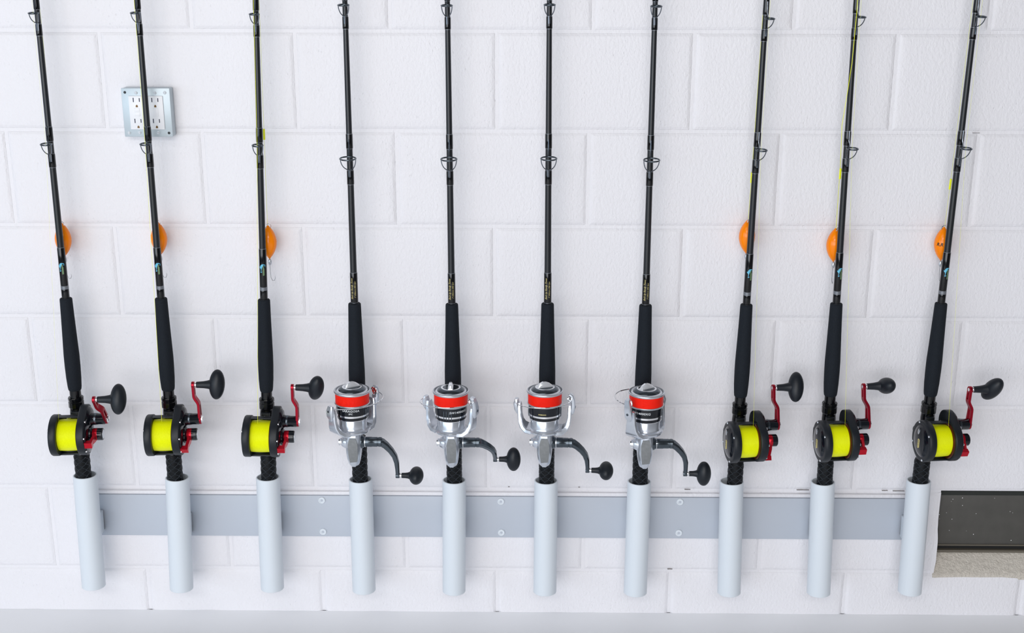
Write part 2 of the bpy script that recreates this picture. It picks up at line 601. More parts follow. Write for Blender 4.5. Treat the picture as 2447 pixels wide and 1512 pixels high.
for x, z in ((-43.5, 42.5), (43.5, -43)):
    MB().lathe([(0, -29.12), (2.9, -29.12), (2.9, -27)], 16, 'y', (x, 0, z)).build('knockout_hole', 'gapshade', outlet)

# ------------------------------------------------------------------ rod rack: rail, tubes, brackets
RAIL0, RAIL1 = at(214, 1230, 0.006).x, at(2188, 1230, 0.006).x
rack = thing('rod_rack', 'pale grey wall rail carrying a row of ten upright rod holder tubes', 'rack', Matrix.Translation((0, 0, 0.1966)))
rail = MB(1).box(RAIL0, RAIL1, -0.0065, 0.004, -0.0012, 0.1008).build('mounting_rail', 'rail', rack, bevel=0.0012)
MB(1).box(RAIL0, RAIL1, -0.0045, 0.006, 0.1009, 0.1105).build('caulk_bead', 'paint', rack, bevel=0.003, label='white caulk along the top of the rail')
for bx, by in ((769, 1195), (772, 1270), (1197, 1198), (1198, 1272), (1625, 1199), (1622, 1273)):
    p = at(bx, by, 0.008)
    b = MB().lathe([(0, -2.4), (4.6, -2.4), (5.2, -3.6), (6.6, -3.7), (7.6, -3.0), (8.0, -1.6), (8.0, 2)], 24, 'y').build('bolt', 'bolt', rail)
    MB().lathe([(0, -2.8), (3.4, -2.8), (3.6, -2)], 6, 'y').build('hex_recess', 'rail', b)
    b.location = (p.x, -0.0065, p.z - 0.1966)
TUBES = [(204, 1140, 224, 1395), (424, 1146, 434, 1400), (640.5, 1145, 651, 1402), (862, 1150, 870, 1405), (1085.5, 1152, 1085, 1408),
         (1305, 1153, 1302, 1407), (1527.5, 1155, 1518, 1410), (1748, 1155, 1742, 1410), (1966, 1156, 1956, 1412), (2195, 1153, 2173.5, 1412)]
tube_mesh = bracket_mesh = gap_mesh = None
TB = []
for i, (xt, yt, xb, yb) in enumerate(TUBES):
    a, b = at(xt, yt, 0.0645), at(xb, yb, 0.0765)
    a.z += 0.006
    L = 0.268
    if tube_mesh is None:
        tm = MB().lathe([(23.2, L * 1000), (25.2, L * 1000), (26, L * 1000 - 0.8), (26, 0.8), (25.2, 0), (23.2, 0)], 48, 'z', closed=True)
        tube_mesh = tm.mesh('holder_tube', 'tube')
        bracket_mesh = MB().box(-13, 13, 22, 60.0, 108, 160).mesh('bracket', 'tube', bevel=1.5)
        gap_mesh = MB().box(-11.5, 11.5, 50, 66, 110, 158).mesh('gap_shade_spacer', 'gapshade')  # dark filler for the open gap at the rail, its shade in the colour
    t = bpy.data.objects.new('holder_tube', tube_mesh)
    COL.objects.link(t)
    t.parent = rack
    d = (a - b).normalized()
    fm = frame(a - d * L, d)
    t.matrix_local = Matrix.Translation((0, 0, -0.1966)) @ fm
    TB.append((a, d))
    k = bpy.data.objects.new('bracket', bracket_mesh)
    COL.objects.link(k)
    k.parent = t
    s = bpy.data.objects.new('gap_shade_spacer', gap_mesh)
    COL.objects.link(s)
    s.parent = t
    # bracket and dark gap filler stay level against the rail
    mid = a - d * (L - 0.134)
    k.scale = (1, 1, 1)

# ------------------------------------------------------------------ rods
LB = 0.52                     # butt to foregrip top
TOPS = [(86, 0), (328, 0), (611, 0), (824, 0), (1069, 0), (1313, 0), (1566, 0), (1832, 0), (2047, 0), (2335, 0)]
FORE = [(158, 712), (385.5, 712), (631, 715), (847.7, 724), (1079, 725.5), (1308.7, 724.5), (1541, 728), (1782.5, 727), (1998, 724.5), (2247.5, 724)]
MOUTH = [(200, 1138), (419, 1144), (642.5, 1145), (860.7, 1146), (1086, 1151), (1306, 1152), (1529, 1154), (1755.6, 1155), (1970, 1156), (2197.6, 1157)]
AX = []
for i in range(10):
    a, c = at(*MOUTH[i], 0.0705), at(*TOPS[i], 0.0655)
    d = (c - a).normalized()
    f = at(*FORE[i], 0.0687)
    p = a + d * ((f.z - a.z) / d.z)
    AX.append((p, d))         # foregrip-top point on the axis, axis direction
ORD = ['leftmost', 'second from the left', 'third from the left', 'fourth from the left', 'fifth from the left',
       'fifth from the right', 'fourth from the right', 'third from the right', 'second from the right', 'rightmost']


def blank_r(z):
    """blank radius in mm at z mm above the foregrip"""
    pts = [(-10, 7.6), (0, 7.3), (250, 6.5), (500, 5.7), (620, 5.2), (1150, 2.0), (1200, 1.6)]
    for (z0, r0), (z1, r1) in zip(pts, pts[1:]):
        if z <= z1:
            return r0 + (r1 - r0) * (z - z0) / (z1 - z0)
    return 1.6


def wrap_part(root, z0, z1, extra=0.9, label=None):
    r0, r1 = blank_r(z0) + extra, blank_r(z1) + extra
    H = LB * 1000
    o = MB().lathe([(blank_r(z0) - 0.3, z0 + H), (r0 - 0.3, z0 + H + 0.4), (r0, z0 + H + 2.0), (r1, z1 + H - 2.0), (r1 - 0.3, z1 + H - 0.4), (blank_r(z1) - 0.3, z1 + H)], 24).build('thread_wrap', 'wrap', root, label)
    for z in (z0, z1):
        MB().lathe([(blank_r(z) - 0.2, z + H - 0.7), (blank_r(z) + 0.45, z + H - 0.5), (blank_r(z) + 0.45, z + H + 0.5), (blank_r(z) - 0.2, z + H + 0.7)], 24).build('trim_band', 'trim', o)
    return o


def guide_part(root, zr, ringR, stand, foot, back):
    """ring held out from the rod on a V frame; zr = ring height, foot = where the V meets the rod"""
    H = LB * 1000
    g = MB()
    yb = -(blank_r(zr) + 0.6)
    c = Vector((0, yb - stand, zr + H))
    tilt = Vector((0, -0.07, 1)).normalized()
    sidev = Vector((1, 0, 0))
    back_v = tilt.cross(sidev)
    ft = Vector((0, yb, foot + H))
    for s in (-1, 1):
        p0 = c + sidev * (ringR * 0.97 * s) + back_v * 0
        p1 = p0 + Vector((0, stand * 0.08, (foot - zr) * 0.50))
        p2 = Vector((ringR * 0.60 * s, yb - stand * 0.45, zr + H + (foot - zr) * 0.86))
        p3 = ft + Vector((1.6 * s, 0, 1.0))
        p4 = ft + Vector((1.2 * s, 0, -14))
        pts = []
        ctrl = [p0, p1, p2, p3]
        for k in range(9):
            t = k / 8
            u = 1 - t
            pts.append(ctrl[0] * u ** 3 + ctrl[1] * 3 * u * u * t + ctrl[2] * 3 * u * t * t + ctrl[3] * t ** 3)
        g.tube(pts + [p4], 1.05, 6)
    g.tube([c + Vector((0, ringR * 0.95, 0)), Vector((0, yb - 0.5, zr + H + back * 0.6)), Vector((0, yb, zr + H + back + 12))], [1.2, 1.2, 1.0], 6)
    o = g.build('guide', 'guide', root)
    rg_ = MB()
    rg_.torus(c, ringR, 1.6, tilt, 28, 8)
    rg_.build('guide_ring', 'gun', o)
    return o


def helix_ribs(z0, z1, r, n=12, pitch=15.0):
    """raised net of rounded cells pressed into the shrink wrap"""
    m = MB()
    steps = int((z1 - z0) / 1.9)
    for k in range(n):
        pts = []
        for i in range(steps + 1):
            z = z0 + (z1 - z0) * i / steps
            a = 2 * PI * k / n + (PI / n) * 0.97 * math.sin(2 * PI * z / pitch + (PI if k % 2 else 0))
            pts.append(((r + 0.15) * math.sin(a), -(r + 0.15) * math.cos(a), z))
        m.tube(pts, 0.62, 4)
    return m


def bend_poly(pts, r, z0, parent, name, material, lift=0.05, n=1):
    """flat outline (x, z) wrapped on the rod as a thin printed mark"""
    def inside(x, y):
        c = False
        for (xa, ya), (xb, yb) in zip(pts, pts[1:] + pts[:1]):
            if (ya > y) != (yb > y) and x < (xb - xa) * (y - ya) / (yb - ya) + xa:
                c = not c
        return c
    st = 0.42
    vs, fs, ids = [], [], {}
    x0, x1 = min(q[0] for q in pts), max(q[0] for q in pts)
    y0, y1 = min(q[1] for q in pts), max(q[1] for q in pts)

    def vid(i, j):
        if (i, j) not in ids:
            ids[(i, j)] = len(vs)
            vs.append(Vector((x0 + i * st, y0 + j * st, 0)))
        return ids[(i, j)]
    for i in range(int((x1 - x0) / st) + 1):
        for j in range(int((y1 - y0) / st) + 1):
            if inside(x0 + (i + .5) * st, y0 + (j + .5) * st):
                fs.append((vid(i, j), vid(i + 1, j), vid(i + 1, j + 1), vid(i, j + 1)))
    return MB().raw(on_cyl(vs, r + lift, 0, z0), fs).build(name, material, parent)


FISH = [(1.5, 12.2), (-1.5, 11.8), (-4, 9.5), (-5, 6.8), (-7, 6.4), (-6, 4), (-4.6, 2.5), (-3.5, 1.8), (-3.6, -3), (-4.5, -6), (-3, -6.4), (-0.8, -4.6), (-0.9, -3.7), (-2.9, -4.9), (-2.6, -2), (-1.9, 2), (-0.6, 5), (1.2, 9.3), (2.6, 10.2), (4.3, 10.4), (5.1, 9), (4.7, 6.2), (5.5, 6), (6.3, 9), (5.5, 11.2), (3.5, 11.6)]


def make_conventional_rod():
    H = LB * 1000
    root = thing('fishing_rod', 'x', 'rod', Matrix.Identity(4), 'rods with conventional reels')
    MB().lathe([(blank_r(z), z + H) for z in (-8, 0, 250, 500, 620, 800, 1000, 1150)], 24).build('blank', 'blank', root)
    for z0, z1 in ((594, 630), (543, 566), (333, 362), (279, 307), (27.5, 110), (0, 22)):
        w = wrap_part(root, z0, z1)
        if z0 == 27.5:
            r = blank_r(66) + 0.95
            lg = bend_poly(FISH, r, 66 + H, root, 'marlin_decal', 'cyan')
            lg['label'] = 'light blue leaping fish decal'
            tv, tf = [], []
            for cx, w_, zt, zb, st in ((1.6, 1.7, 8.5, -12, 1.5), (3.6, 0.9, 3.5, -12, 1.2)):
                z = zt
                while z > zb:
                    x0, x1 = cx - w_ / 2, cx + w_ / 2
                    o_ = len(tv)
                    tv += [Vector((x0, z, 0)), Vector((x1, z, 0)), Vector((x1, z - st * .72, 0)), Vector((x0, z - st * .72, 0))]
                    tf.append((o_, o_ + 1, o_ + 2, o_ + 3))
                    z -= st
            MB().raw(on_cyl(tv, r + 0.05, 0, 66 + H), tf).build('decal_lettering', 'green_ink', lg)
    MB().lathe([(blank_r(24) + 0.2, 20 + H), (blank_r(24) + 1.0, 20.6 + H), (blank_r(24) + 1.0, 27.5 + H), (blank_r(24) + 0.2, 28.3 + H)], 24).build('winding_check', 'trim', root)
    guide_part(root, 588, 9.2, 16, 567, 20)
    guide_part(root, 330, 10.6, 18, 305, 22)
    guide_part(root, 800, 8, 11, 785, 14)
    guide_part(root, 980, 6.5, 9, 968, 12)
    MB().tube([(0, -2, 1150 + H), (0, -5, 1158 + H), (0, -9, 1160 + H), (0, -5, 1152 + H)], 1.0, 6).build('tip_top', 'guide', root)
    fg = [(9, 0), (11.5, 0), (12.6, -1.2), (12.9, -4), (13.7, -42), (15.2, -95), (16.2, -127), (16.2, -150), (15.6, -178), (14.4, -198), (13.6, -204), (12.6, -206), (10, -206)]
    MB().lathe([(r, z + H) for r, z in fg], 36).build('foregrip', 'foam', root)
    st = MB().lathe([(r, z + H) for r, z in [(10, -203), (11.9, -204), (11.9, -224), (14.2, -246), (15.2, -258), (15.2, -268), (12.5, -272), (12.5, -350), (14.5, -356), (10, -358)]], 32).build('reel_seat', 'seat', root)
    nut = MB()
    nut.lathe([(r, z + H) for r, z in [(12, -222), (15.6, -222), (16.3, -223), (16.3, -228), (15.2, -229), (15.2, -231), (16.3, -232), (16.3, -244), (15.4, -246), (12, -246)]], 14)
    nut.build('locking_nut', 'seat', st, angle=20)
    rg = MB().lathe([(r, z + H) for r, z in [(9, -352), (15.4, -354), (16.2, -357), (16.5, -380), (16.5, -515), (15, -520), (0, -520)]], 36).build('rear_grip', 'rear', root)
    helix_ribs(H - 500, H - 358, 16.45).build('grip_ribs', 'rib', rg)
    return root


def make_spinning_rod():
    H = LB * 1000
    root = thing('fishing_rod', 'x', 'rod', Matrix.Identity(4), 'rods with spinning reels')
    MB().lathe([(blank_r(z), z + H) for z in (-8, 0, 250, 500, 620, 800, 1000, 1150)], 24).build('blank', 'blank', root)
    for z0, z1 in ((621, 650), (566, 590), (328, 358), (254, 283), (2, 67)):
        wrap_part(root, z0, z1)
    r = blank_r(20) + 1.06
    for s, sz, a0, zc in (('Built by Randy Towe', 5.9, -0.42, 33), ("7' Offshore 20lb Spin", 4.4, 0.42, 31)):
        v, f = text_geo(s, sz, 0.42, -0.02)
        k = 0.92 if a0 < 0 else 0.95
        v = [Vector((p.x * k, p.y, 0)) for p in v]
        t = MB().raw(on_cyl(v, r, a0, zc + H, up=True), f).build('gold_lettering', 'gold', root)
        t['label'] = 'gold script lettering'
    guide_part(root, 613, 10.6, 17, 590, 18)
    guide_part(root, 312, 16.0, 23, 284, 24)
    guide_part(root, 830, 8, 11, 815, 14)
    guide_part(root, 1000, 6.5, 9, 988, 12)
    MB().tube([(0, -2, 1150 + H), (0, -5, 1158 + H), (0, -9, 1160 + H), (0, -5, 1152 + H)], 1.0, 6).build('tip_top', 'guide', root)
    fg = [(9, 0), (11.8, 0), (13.0, -1.2), (13.4, -4), (14.2, -40), (15.0, -70), (16.5, -120), (17.4, -150), (17.6, -185), (16.6, -225), (14, -248), (10, -250)]
    MB().lathe([(r, z + H) for r, z in fg], 36).build('foregrip', 'foam', root)
    MB().lathe([(r, z + H) for r, z in [(10, -245), (14.5, -248), (14.5, -262), (12.5, -266), (12.5, -330), (14.5, -334), (10, -336)]], 32).build('reel_seat', 'seat', root)
    rg = MB().lathe([(r, z + H) for r, z in [(9, -300), (15.0, -302), (16.2, -306), (16.5, -330), (16.5, -515), (15, -520), (0, -520)]], 36).build('rear_grip', 'rear', root)
    helix_ribs(H - 500, H - 305, 16.45).build('grip_ribs', 'rib', rg)
    return root


conv, spin = make_conventional_rod(), make_spinning_rod()
first = {id(conv): True, id(spin): True}
CONV_I, SPIN_I = (0, 1, 2, 7, 8, 9), (3, 4, 5, 6)
TWIST = [0.02, 0.04, 0.04, 0, 0, 0, 0, 0.22, 0.24, 0.22]
ROD_LABEL = {
    0: 'leftmost black rod with a blue fish decal, standing left of the outlet box',
    1: 'black rod with a blue fish decal crossing in front of the outlet box',
    2: 'black rod with a blue fish decal just right of the outlet box',
    3: 'leftmost of the black rods with gold script, above a red spooled spinning reel',
    4: 'second from left of the four black rods with gold script lettering',
    5: 'third from left of the four black rods with gold script lettering',
    6: 'rightmost of the black rods with gold script, above a red spooled spinning reel',
    7: 'third black rod from the right, blue fish decal, lure showing at its left side',
    8: 'second black rod from the right, chartreuse line crossing its upper blank',
    9: 'rightmost black rod with a blue fish decal, beside the lettered lure and above the vent'}
RODM = []
for i in range(10):
    src = conv if i in CONV_I else spin
    root = src if first[id(src)] else copy_tree(src)
    first[id(src)] = False
    p, d = AX[i]
    m = frame(p - d * LB, d, TWIST[i])
    root.matrix_world = m
    root['label'] = ROD_LABEL[i]
    RODM.append(frame(p, d, 0))


# ------------------------------------------------------------------ conventional lever drag reels
RC = 62.0                       # rod axis to spool axis
CRANK = 80.0


def circ(cy, cz, r, a0, a1, n):
    return [(cy + r * math.cos(a0 + (a1 - a0) * k / n), cz + r * math.sin(a0 + (a1 - a0) * k / n)) for k in range(n + 1)]


def hull(pts):
    pts = sorted(set((round(a, 4), round(b, 4)) for a, b in pts))

    def half(seq):
        h = []
        for q in seq:
            while len(h) > 1 and (h[-1][0] - h[-2][0]) * (q[1] - h[-2][1]) - (h[-1][1] - h[-2][1]) * (q[0] - h[-2][0]) <= 0:
                h.pop()
            h.append(q)
        return h[:-1]
    return half(pts) + half(pts[::-1])


def make_conventional_reel(crank_deg, knob_deg, lever_deg, tilt):
    root = thing('conventional_reel', 'x', 'reel', Matrix.Identity(4), 'conventional reels with chartreuse line')
    Y = -RC
    c = (0, Y, 0)
    # frame between the plates
    for yb0, yb1, zb0, zb1 in ((Y - 8, Y + 6, 41.0, 43.5), (Y - 10, Y + 12, -43, -39), (Y + 36, Y + 43, -24, 26)):
        MB().box(-27, 23, yb0, yb1, zb0, zb1).build('crossbar', 'reelblack', root, bevel=1.2)
    ft = MB().box(-9, 9, Y + 41, -11.5, -36, 36)
    ft.build('reel_foot', 'reelblack', root, bevel=2)
    MB().ribbon([(-7, Y + 20, 30), (-2, Y + 12, 38), (3, Y + 6, 42)], [9, 7, 4], [2, 2, 2], (1, 0, 0.2)).build('line_guard', 'outlet', root, label='small white tab above the spool')
    # left plate
    lp = MB().lathe([(37, -22), (43, -22), (44.5, -24), (44.5, -35.0), (43.4, -37.0), (41, -37.6), (39, -37.6)], 64, 'x', c)
    lp.lathe([(37, -22), (37, -35), (0, -35)], 48, 'x', c)
    lpo = lp.build('left_side_plate', 'reelblack', root)
    MB().lathe([(0, -43.5), (12, -43.2), (24, -41.8), (31, -39.6), (34.5, -37.2), (36, -36.7), (37.2, -37.2), (39.6, -37.3), (39.6, -32)], 56, 'x', c).build('plate_cap', 'reelgloss', lpo)
    for a in (35, 112, 200, 290):
        q = math.radians(a)
        p = (0, Y - 40.5 * math.cos(q), 40.5 * math.sin(q))
        MB().lathe([(0, -39.4), (1.7, -39.1), (2.6, -38.0), (2.6, -35)], 12, 'x', p).build('screw', 'chrome', lpo)
    # gold badge with lettering, reading downwards
    bd = MB()
    bd.prism([(Y + a, b) for a, b in ((-5.2, -12), (-2.8, -14), (0.0, -14), (2.0, -12), (2.0, 4), (0, 6), (-2.8, 6), (-5.2, 4))], 'x', -44.0, -42.4)
    bdo = bd.build('badge', 'gold', lpo, label='gold badge')
    v, f = text_geo('PENN', 5.6, 0.0, 0.12)
    MB().raw([(-44.1, Y - 1.6 + p.y, -4 - p.x * 1.1) for p in v], f).build('badge_lettering', 'black_ink', bdo)
    MB().ellipsoid((-41.3, Y + 4, 19), (1.2, 6.2, 10.5)).build('click_recess', 'gapshade', lpo)
    MB().ellipsoid((-41.6, Y + 5, 19.5), (2.0, 4.0, 7.0)).build('click_button', 'chrome', lpo)
    MB().ellipsoid((-31, Y + 42, 10), (6, 8, 9)).build('clamp_lug', 'reelblack', lpo)
    # right plate with gear bump
    out = hull(circ(Y, 0, 44, 0, 2 * PI, 60) + circ(Y + 21, 33, 26.5, 0, 2 * PI, 40))
    rp = MB().prism(out, 'x', 20, 36.5).build('right_side_plate', 'reelblack', root, bevel=2.2, segs=3, angle=30)
    MB().lathe([(39, 36), (38, 38.6), (33, 40.2), (20, 41.2), (0, 41.2)], 48, 'x', c).build('drag_plate', 'reelgloss', rp)
    MB().lathe([(26, 36), (25, 38.5), (20, 42), (14, 43), (0, 43)], 36, 'x', (0, Y + 18, 31)).build('gear_cover', 'reelgloss', rp)
    for a in (-40, 8, 60, 215):
        q = math.radians(a)
        MB().lathe([(2.4, 35), (2.4, 37.6), (1.6, 38.4), (0, 38.6)], 12, 'x', (0, Y - 41 * math.cos(q), 41 * math.sin(q))).build('screw', 'chrome', rp)
    # spool
    sp = MB()
    sp.lathe([(12, -26), (38, -26), (39, -25), (38, -24), (34, -23), (12, -23)], 48, 'x', c)
    sp.lathe([(12, 17.5), (34, 17.5), (38, 18.5), (39, 19.5), (38, 20.5), (12, 20.5)], 48, 'x', c)
    so = sp.build('spool', 'amber', root)
    n = 22
    prof = [(10, -23.5)] + [(33.2 + 0.9 * math.sin(PI * k / n) + 0.18 * (k % 2), -23.5 + 41.2 * k / n) for k in range(n + 1)] + [(10, 17.7)]
    MB().lathe(prof, 56, 'x', c).build('wound_line', 'yellow', so, label='chartreuse line wound on the spool', angle=60)
    # crank handle: pivots about x through the gear axis
    hz = 29.0
    R_ = Matrix.Translation((0, Y + 15, hz)) @ Matrix.Rotation(math.radians(crank_deg), 4, 'X')
    hn = MB()
    hn.T = R_
    hn.lathe([(17, 40), (14.5, 44), (13.0, 47), (12.4, 56), (12.0, 56.6), (12.0, 70), (11, 71.5), (0, 71.5)], 32, 'x')
    ho = hn.build('handle', 'reelgloss', root)
    rb = MB()
    rb.T = R_
    rb.lathe([(12.6, 48.5), (13.0, 49), (13.0, 52.4), (12.6, 53)], 32, 'x').build('handle_collar', 'gun', ho)
    ar = MB()
    ar.T = R_
    xs = lambda z: 72.5 - 8.5 * (0 if z < 34 else (1 if z > 56 else 0.5 - 0.5 * math.cos(PI * (z - 34) / 22)))
    wd = lambda z: 21 - 7.5 * min(1, max(0, (z + 5) / 60))

    def seg(z0, z1, a, b, k=6):
        zz = [z0 + (z1 - z0) * i / k for i in range(k + 1)]
        w = [abs(b - a) * wd(z) for z in zz]
        ar.ribbon([(xs(z), (a + b) / 2 * wd(z), z) for z in zz], w, 5.6, (0, 1, 0), 0.22)
    seg(-2, 8, -.5, .5, 3)
    seg(8, 34, -.5, -.2, 4)
    seg(8, 34, .2, .5, 4)
    seg(34, 58, -.5, .5, 8)
    seg(58, 76, -.5, -.2, 3)
    seg(58, 76, .2, .5, 3)
    seg(76, CRANK, -.5, .5, 3)
    ar.lathe([(0, 69.7), (10, 69.7), (10.5, 70.3), (10.5, 74.7), (10, 75.3), (0, 75.3)], 24, 'x', (0, 0, -1))
    ar.lathe([(0, 61), (6.8, 61), (7.3, 61.6), (7.3, 66.4), (6.8, 67), (0, 67)], 20, 'x', (0, 0, CRANK))
    ao = ar.build('crank_arm', 'red', root, label='red anodised crank arm with two slots')
    nu = MB()
    nu.T = R_
    nu.lathe([(7, 75), (7, 78), (5.5, 79), (0, 79)], 6, 'x')
    nu.lathe([(8.5, 74), (8.5, 76), (7, 76.3)], 20, 'x')
    nu.build('crank_nut', 'chrome', ao, angle=25)
    pn = MB()
    pn.T = R_
    pn.lathe([(0, 60.7), (3.5, 60.9), (4.2, 62.1), (4.2, 69.5), (5.8, 69.5), (5.8, 70.7), (0, 70.7)], 16, 'x', (0, 0, CRANK)).build('pivot_pin', 'chrome', ao)
    kn = MB()
    kn.T = R_ @ Matrix.Translation((0, 0, CRANK)) 
    kn.lathe([(5.6, 70.7), (6.6, 71.5), (7.6, 86), (8.8, 94), (11, 102), (0, 106)], 28, 'x')
    vs, fs = [], []
    kn.ellipsoid((114, 0, 0), (16.5, 17.5, 32.5), 32, 18, Matrix.Rotation(math.radians(tilt), 3, 'Y') @ Matrix.Rotation(math.radians(knob_deg), 3, 'X'))
    kn.build('knob', 'knob', root)
    # lever drag
    lv = MB()
    lv.T = Matrix.Translation((0, Y, 0)) @ Matrix.Rotation(math.radians(lever_deg), 4, 'X')
    lv.lathe([(12.5, 46.5), (13.2, 47.5), (13.2, 56), (0, 56)], 32, 'x')
    lv.ribbon([(51.5, 0, 0), (51, 0, -18), (48.5, 0, -30), (48, 0, -36)], [22, 15, 12, 11], [8, 7, 6, 6], (0, 1, 0), 0.25)
    lv.box(36, 52, -6.5, 6.5, -42, -32)
    lo = lv.build('drag_lever', 'redlever', root, label='red drag lever with squared tip')
    MB().lathe([(19, 40), (18, 44), (12, 46.5), (11, 48)], 32, 'x', c).build('lever_boss', 'reelgloss', root)
    cp_ = MB().lathe([(13, 55), (13.2, 56), (13.2, 66), (12.2, 67.4), (0, 67.4)], 24, 'x', c).build('preset_knob', 'reelgloss', root, angle=25)
    MB().lathe([(10, 67.2), (10, 67.9), (9, 68.2), (0, 68.2)], 24, 'x', c).build('knob_face', 'satin', cp_)
    return root


SPEC = {0: (39, -55, -76, 3, 'conventional reel on the leftmost rod, red crank swung toward the viewer'),
        1: (5, -13, -54, 5, 'conventional reel on the second rod from the left, tall upright paddle knob'),
        2: (5, 21, -66, 12, 'conventional reel on the third rod from the left, knob slightly tilted'),
        7: (-12, -10, -22, 6, 'conventional reel third from the right, tall narrow oval knob beside red crank'),
        8: (-13, 81, -73, 0, 'conventional reel second from the right, knob turned so it looks round'),
        9: (3, 32, -66, 16, 'conventional reel on the rightmost rod, gold badge and tilted knob')}
CZ_REL = -0.2855
RTW = {0: 5.0, 1: 4.5, 2: 2.0, 7: 8.5, 8: 6.0, 9: 8.0}
for i in CONV_I:
    ca, ka, la, ti, lab = SPEC[i]
    r = make_conventional_reel(ca, ka, la, ti)
    r.matrix_world = RODM[i] @ Matrix.Rotation(math.radians(RTW[i]), 4, 'Z') @ Matrix.Translation(((-0.003 if i > 6 else 0), 0, CZ_REL))
    r['label'] = lab


# ------------------------------------------------------------------ spinning reels
RS = 80.0


def make_spinning_reel(phi, roller_side, crank_deg, knob_deg, spool_deg, knob_turn, texts):
    root = thing('spinning_reel', 'x', 'reel', Matrix.Identity(4), 'spinning reels with red line')
    Y = -RS
    c = (0, Y, 0)
    # body
    bd = MB()
    st = [(-60, 14.5, -17, 26), (-72, 16, -19, 28), (-92, 16.5, -21, 29), (-112, 15.5, -21, 27), (-128, 14, -18.5, 22), (-138, 12, -15, 16), (-144, 9.5, -12, 11)]
    vs, fs = [], []
    for z, hw, y0, y1 in st:
        ch = 5.5
        for x, y in ((-hw, y0 + 2 * ch), (-hw + ch, y0 + ch * .35), (-hw * .45, y0), (hw * .45, y0), (hw - ch, y0 + ch * .35), (hw, y0 + 2 * ch), (hw, y1 - ch), (hw - ch, y1), (-hw + ch, y1), (-hw, y1 - ch)):
            vs.append((x, Y + y, z))
    for i in range(len(st) - 1):
        for k in range(10):
            l = (k + 1) % 10
            fs.append((i * 10 + k, i * 10 + l, i * 10 + 10 + l, i * 10 + 10 + k))
    fs += [tuple(range(10)), tuple((len(st) - 1) * 10 + k for k in range(10))]
    bo = bd.raw(vs, fs).build('body', 'silver', root, bevel=1.0, angle=25)
    pl = MB()
    po = [(-6.5, -76), (7, -76), (11, -90), (10.5, -112), (9, -129), (-6.5, -131), (-9, -112), (-10, -90)]
    n = len(po)
    fy = {-76: -20.6, -90: -22.0, -112: -22.2, -129: -19.6, -131: -19.2}
    pv = [(x, Y + fy[z] - 0.6, z) for x, z in po] + [(x, Y + fy[z] + 4, z) for x, z in po] + [(0, Y - 22.8, -90), (0, Y - 23.0, -112)]
    a_, b_ = 2 * n, 2 * n + 1
    pf = [(k, (k + 1) % n, n + (k + 1) % n, n + k) for k in range(n)]
    pf += [(0, 1, a_), (1, 2, a_), (2, 3, b_, a_), (3, 4, b_), (4, 5, b_), (5, 6, b_), (6, 7, a_, b_), (7, 0, a_)]
    pl.raw(pv, pf)
    pl.build('body_panel', 'greypanel', bo, label='grey worn panel on the reel body')
    # stem and foot
    sm = MB().ribbon([(0, Y + 22, -78), (0, Y + 44, -72), (0, Y + 62, -66)], [13, 11, 12], [30, 22, 26], (1, 0, 0), 0.35)
    sm.ribbon([(0, -14.5, -112), (0, -15.5, -80), (0, -15.5, -50), (0, -14.5, -24)], [12, 15, 15, 12], [3, 6, 6, 3], (1, 0, 0), 0.35)
    sm.build('stem', 'silver', root)
    # left cap
    hz = -92
    MB().lathe([(15, -14), (14, -18), (10.5, -24), (9, -25.5)], 28, 'x', (0, Y + 2, hz)).build('side_cap', 'silver', bo)
    MB().lathe([(8.6, -24), (8.6, -29), (7.5, -31.5), (0, -32)], 12, 'x', (0, Y + 2, hz)).build('cap_screw', 'chrome', bo, angle=20)
    # rotor (turned by phi)
    rt = Matrix.Translation(c) @ Matrix.Rotation(math.radians(phi), 4, 'Z')
    ro = MB()
    ro.T = rt
    ro.lathe([(16, -68), (30, -67), (35, -64), (37, -60), (35, -57.5), (30.5, -56), (29.6, -52), (29.6, -36), (28, -33), (20, -33)], 48)
    for s in (-1, 1):
        pts = [(26 * s, 0, -62), (38 * s, 0, -60.5), (46 * s, 0, -54), (50.5 * s, 0, -44), (52.5 * s, 0, -30), (53 * s, 0, -12), (53 * s, 0, -4)]
        ro.ribbon(pts, [50, 44, 34, 26, 21, 19, 14], [10, 10, 10, 9, 8, 7.5, 6], (0, 1, 0), 0.4)
    roo = ro.build('rotor', 'silver', root, angle=32)
    v, f = text_geo('SW', 7.5, 0.0, 0.1)
    for a0 in (-0.25, 0.75):
        tx = MB()
        tx.T = Matrix.Translation(c)
        tx.raw([(q[0], q[1], q[2]) for q in on_cyl(v, 37.2, a0, -60.5)], f).build('rotor_lettering', 'grey_ink', roo)
    # bail
    rs = roller_side
    ba = MB()
    ba.T = rt
    ba.ribbon([(57 * rs, -2, -24), (59.5 * rs, -2, -14), (60.5 * rs, -3, -2), (60 * rs, -5, 10), (57.5 * rs, -7, 19), (53 * rs, -8, 22)], [8, 17, 17, 14, 12, 9], [5, 9, 9, 8, 7, 5], (0, 1, 0), 0.45)
    bb = MB()
    bb.T = rt
    bb.ribbon([(-57 * rs, -1, -28), (-59 * rs, -1, -18), (-60 * rs, -2, -6), (-59 * rs, -3, 5)], [7, 17, 19, 13], [5, 9, 10, 7], (0, 1, 0), 0.45)
    bao = ba.build('bail_arm', 'silver', root)
    bb.build('bail_pivot', 'silver', root)
    lr = MB()
    lr.T = rt
    lr.torus((53 * rs, -8, 12), 7.0, 2.4, (1, 0.15, 0.1), 20, 8)
    lr.lathe([(3.6, 48), (4.6, 48.4), (4.6, 57), (3.6, 57.5)], 16, 'x', (0 if rs > 0 else -105.5, -8, 12))
    lr.build('line_roller', 'chrome', bao)
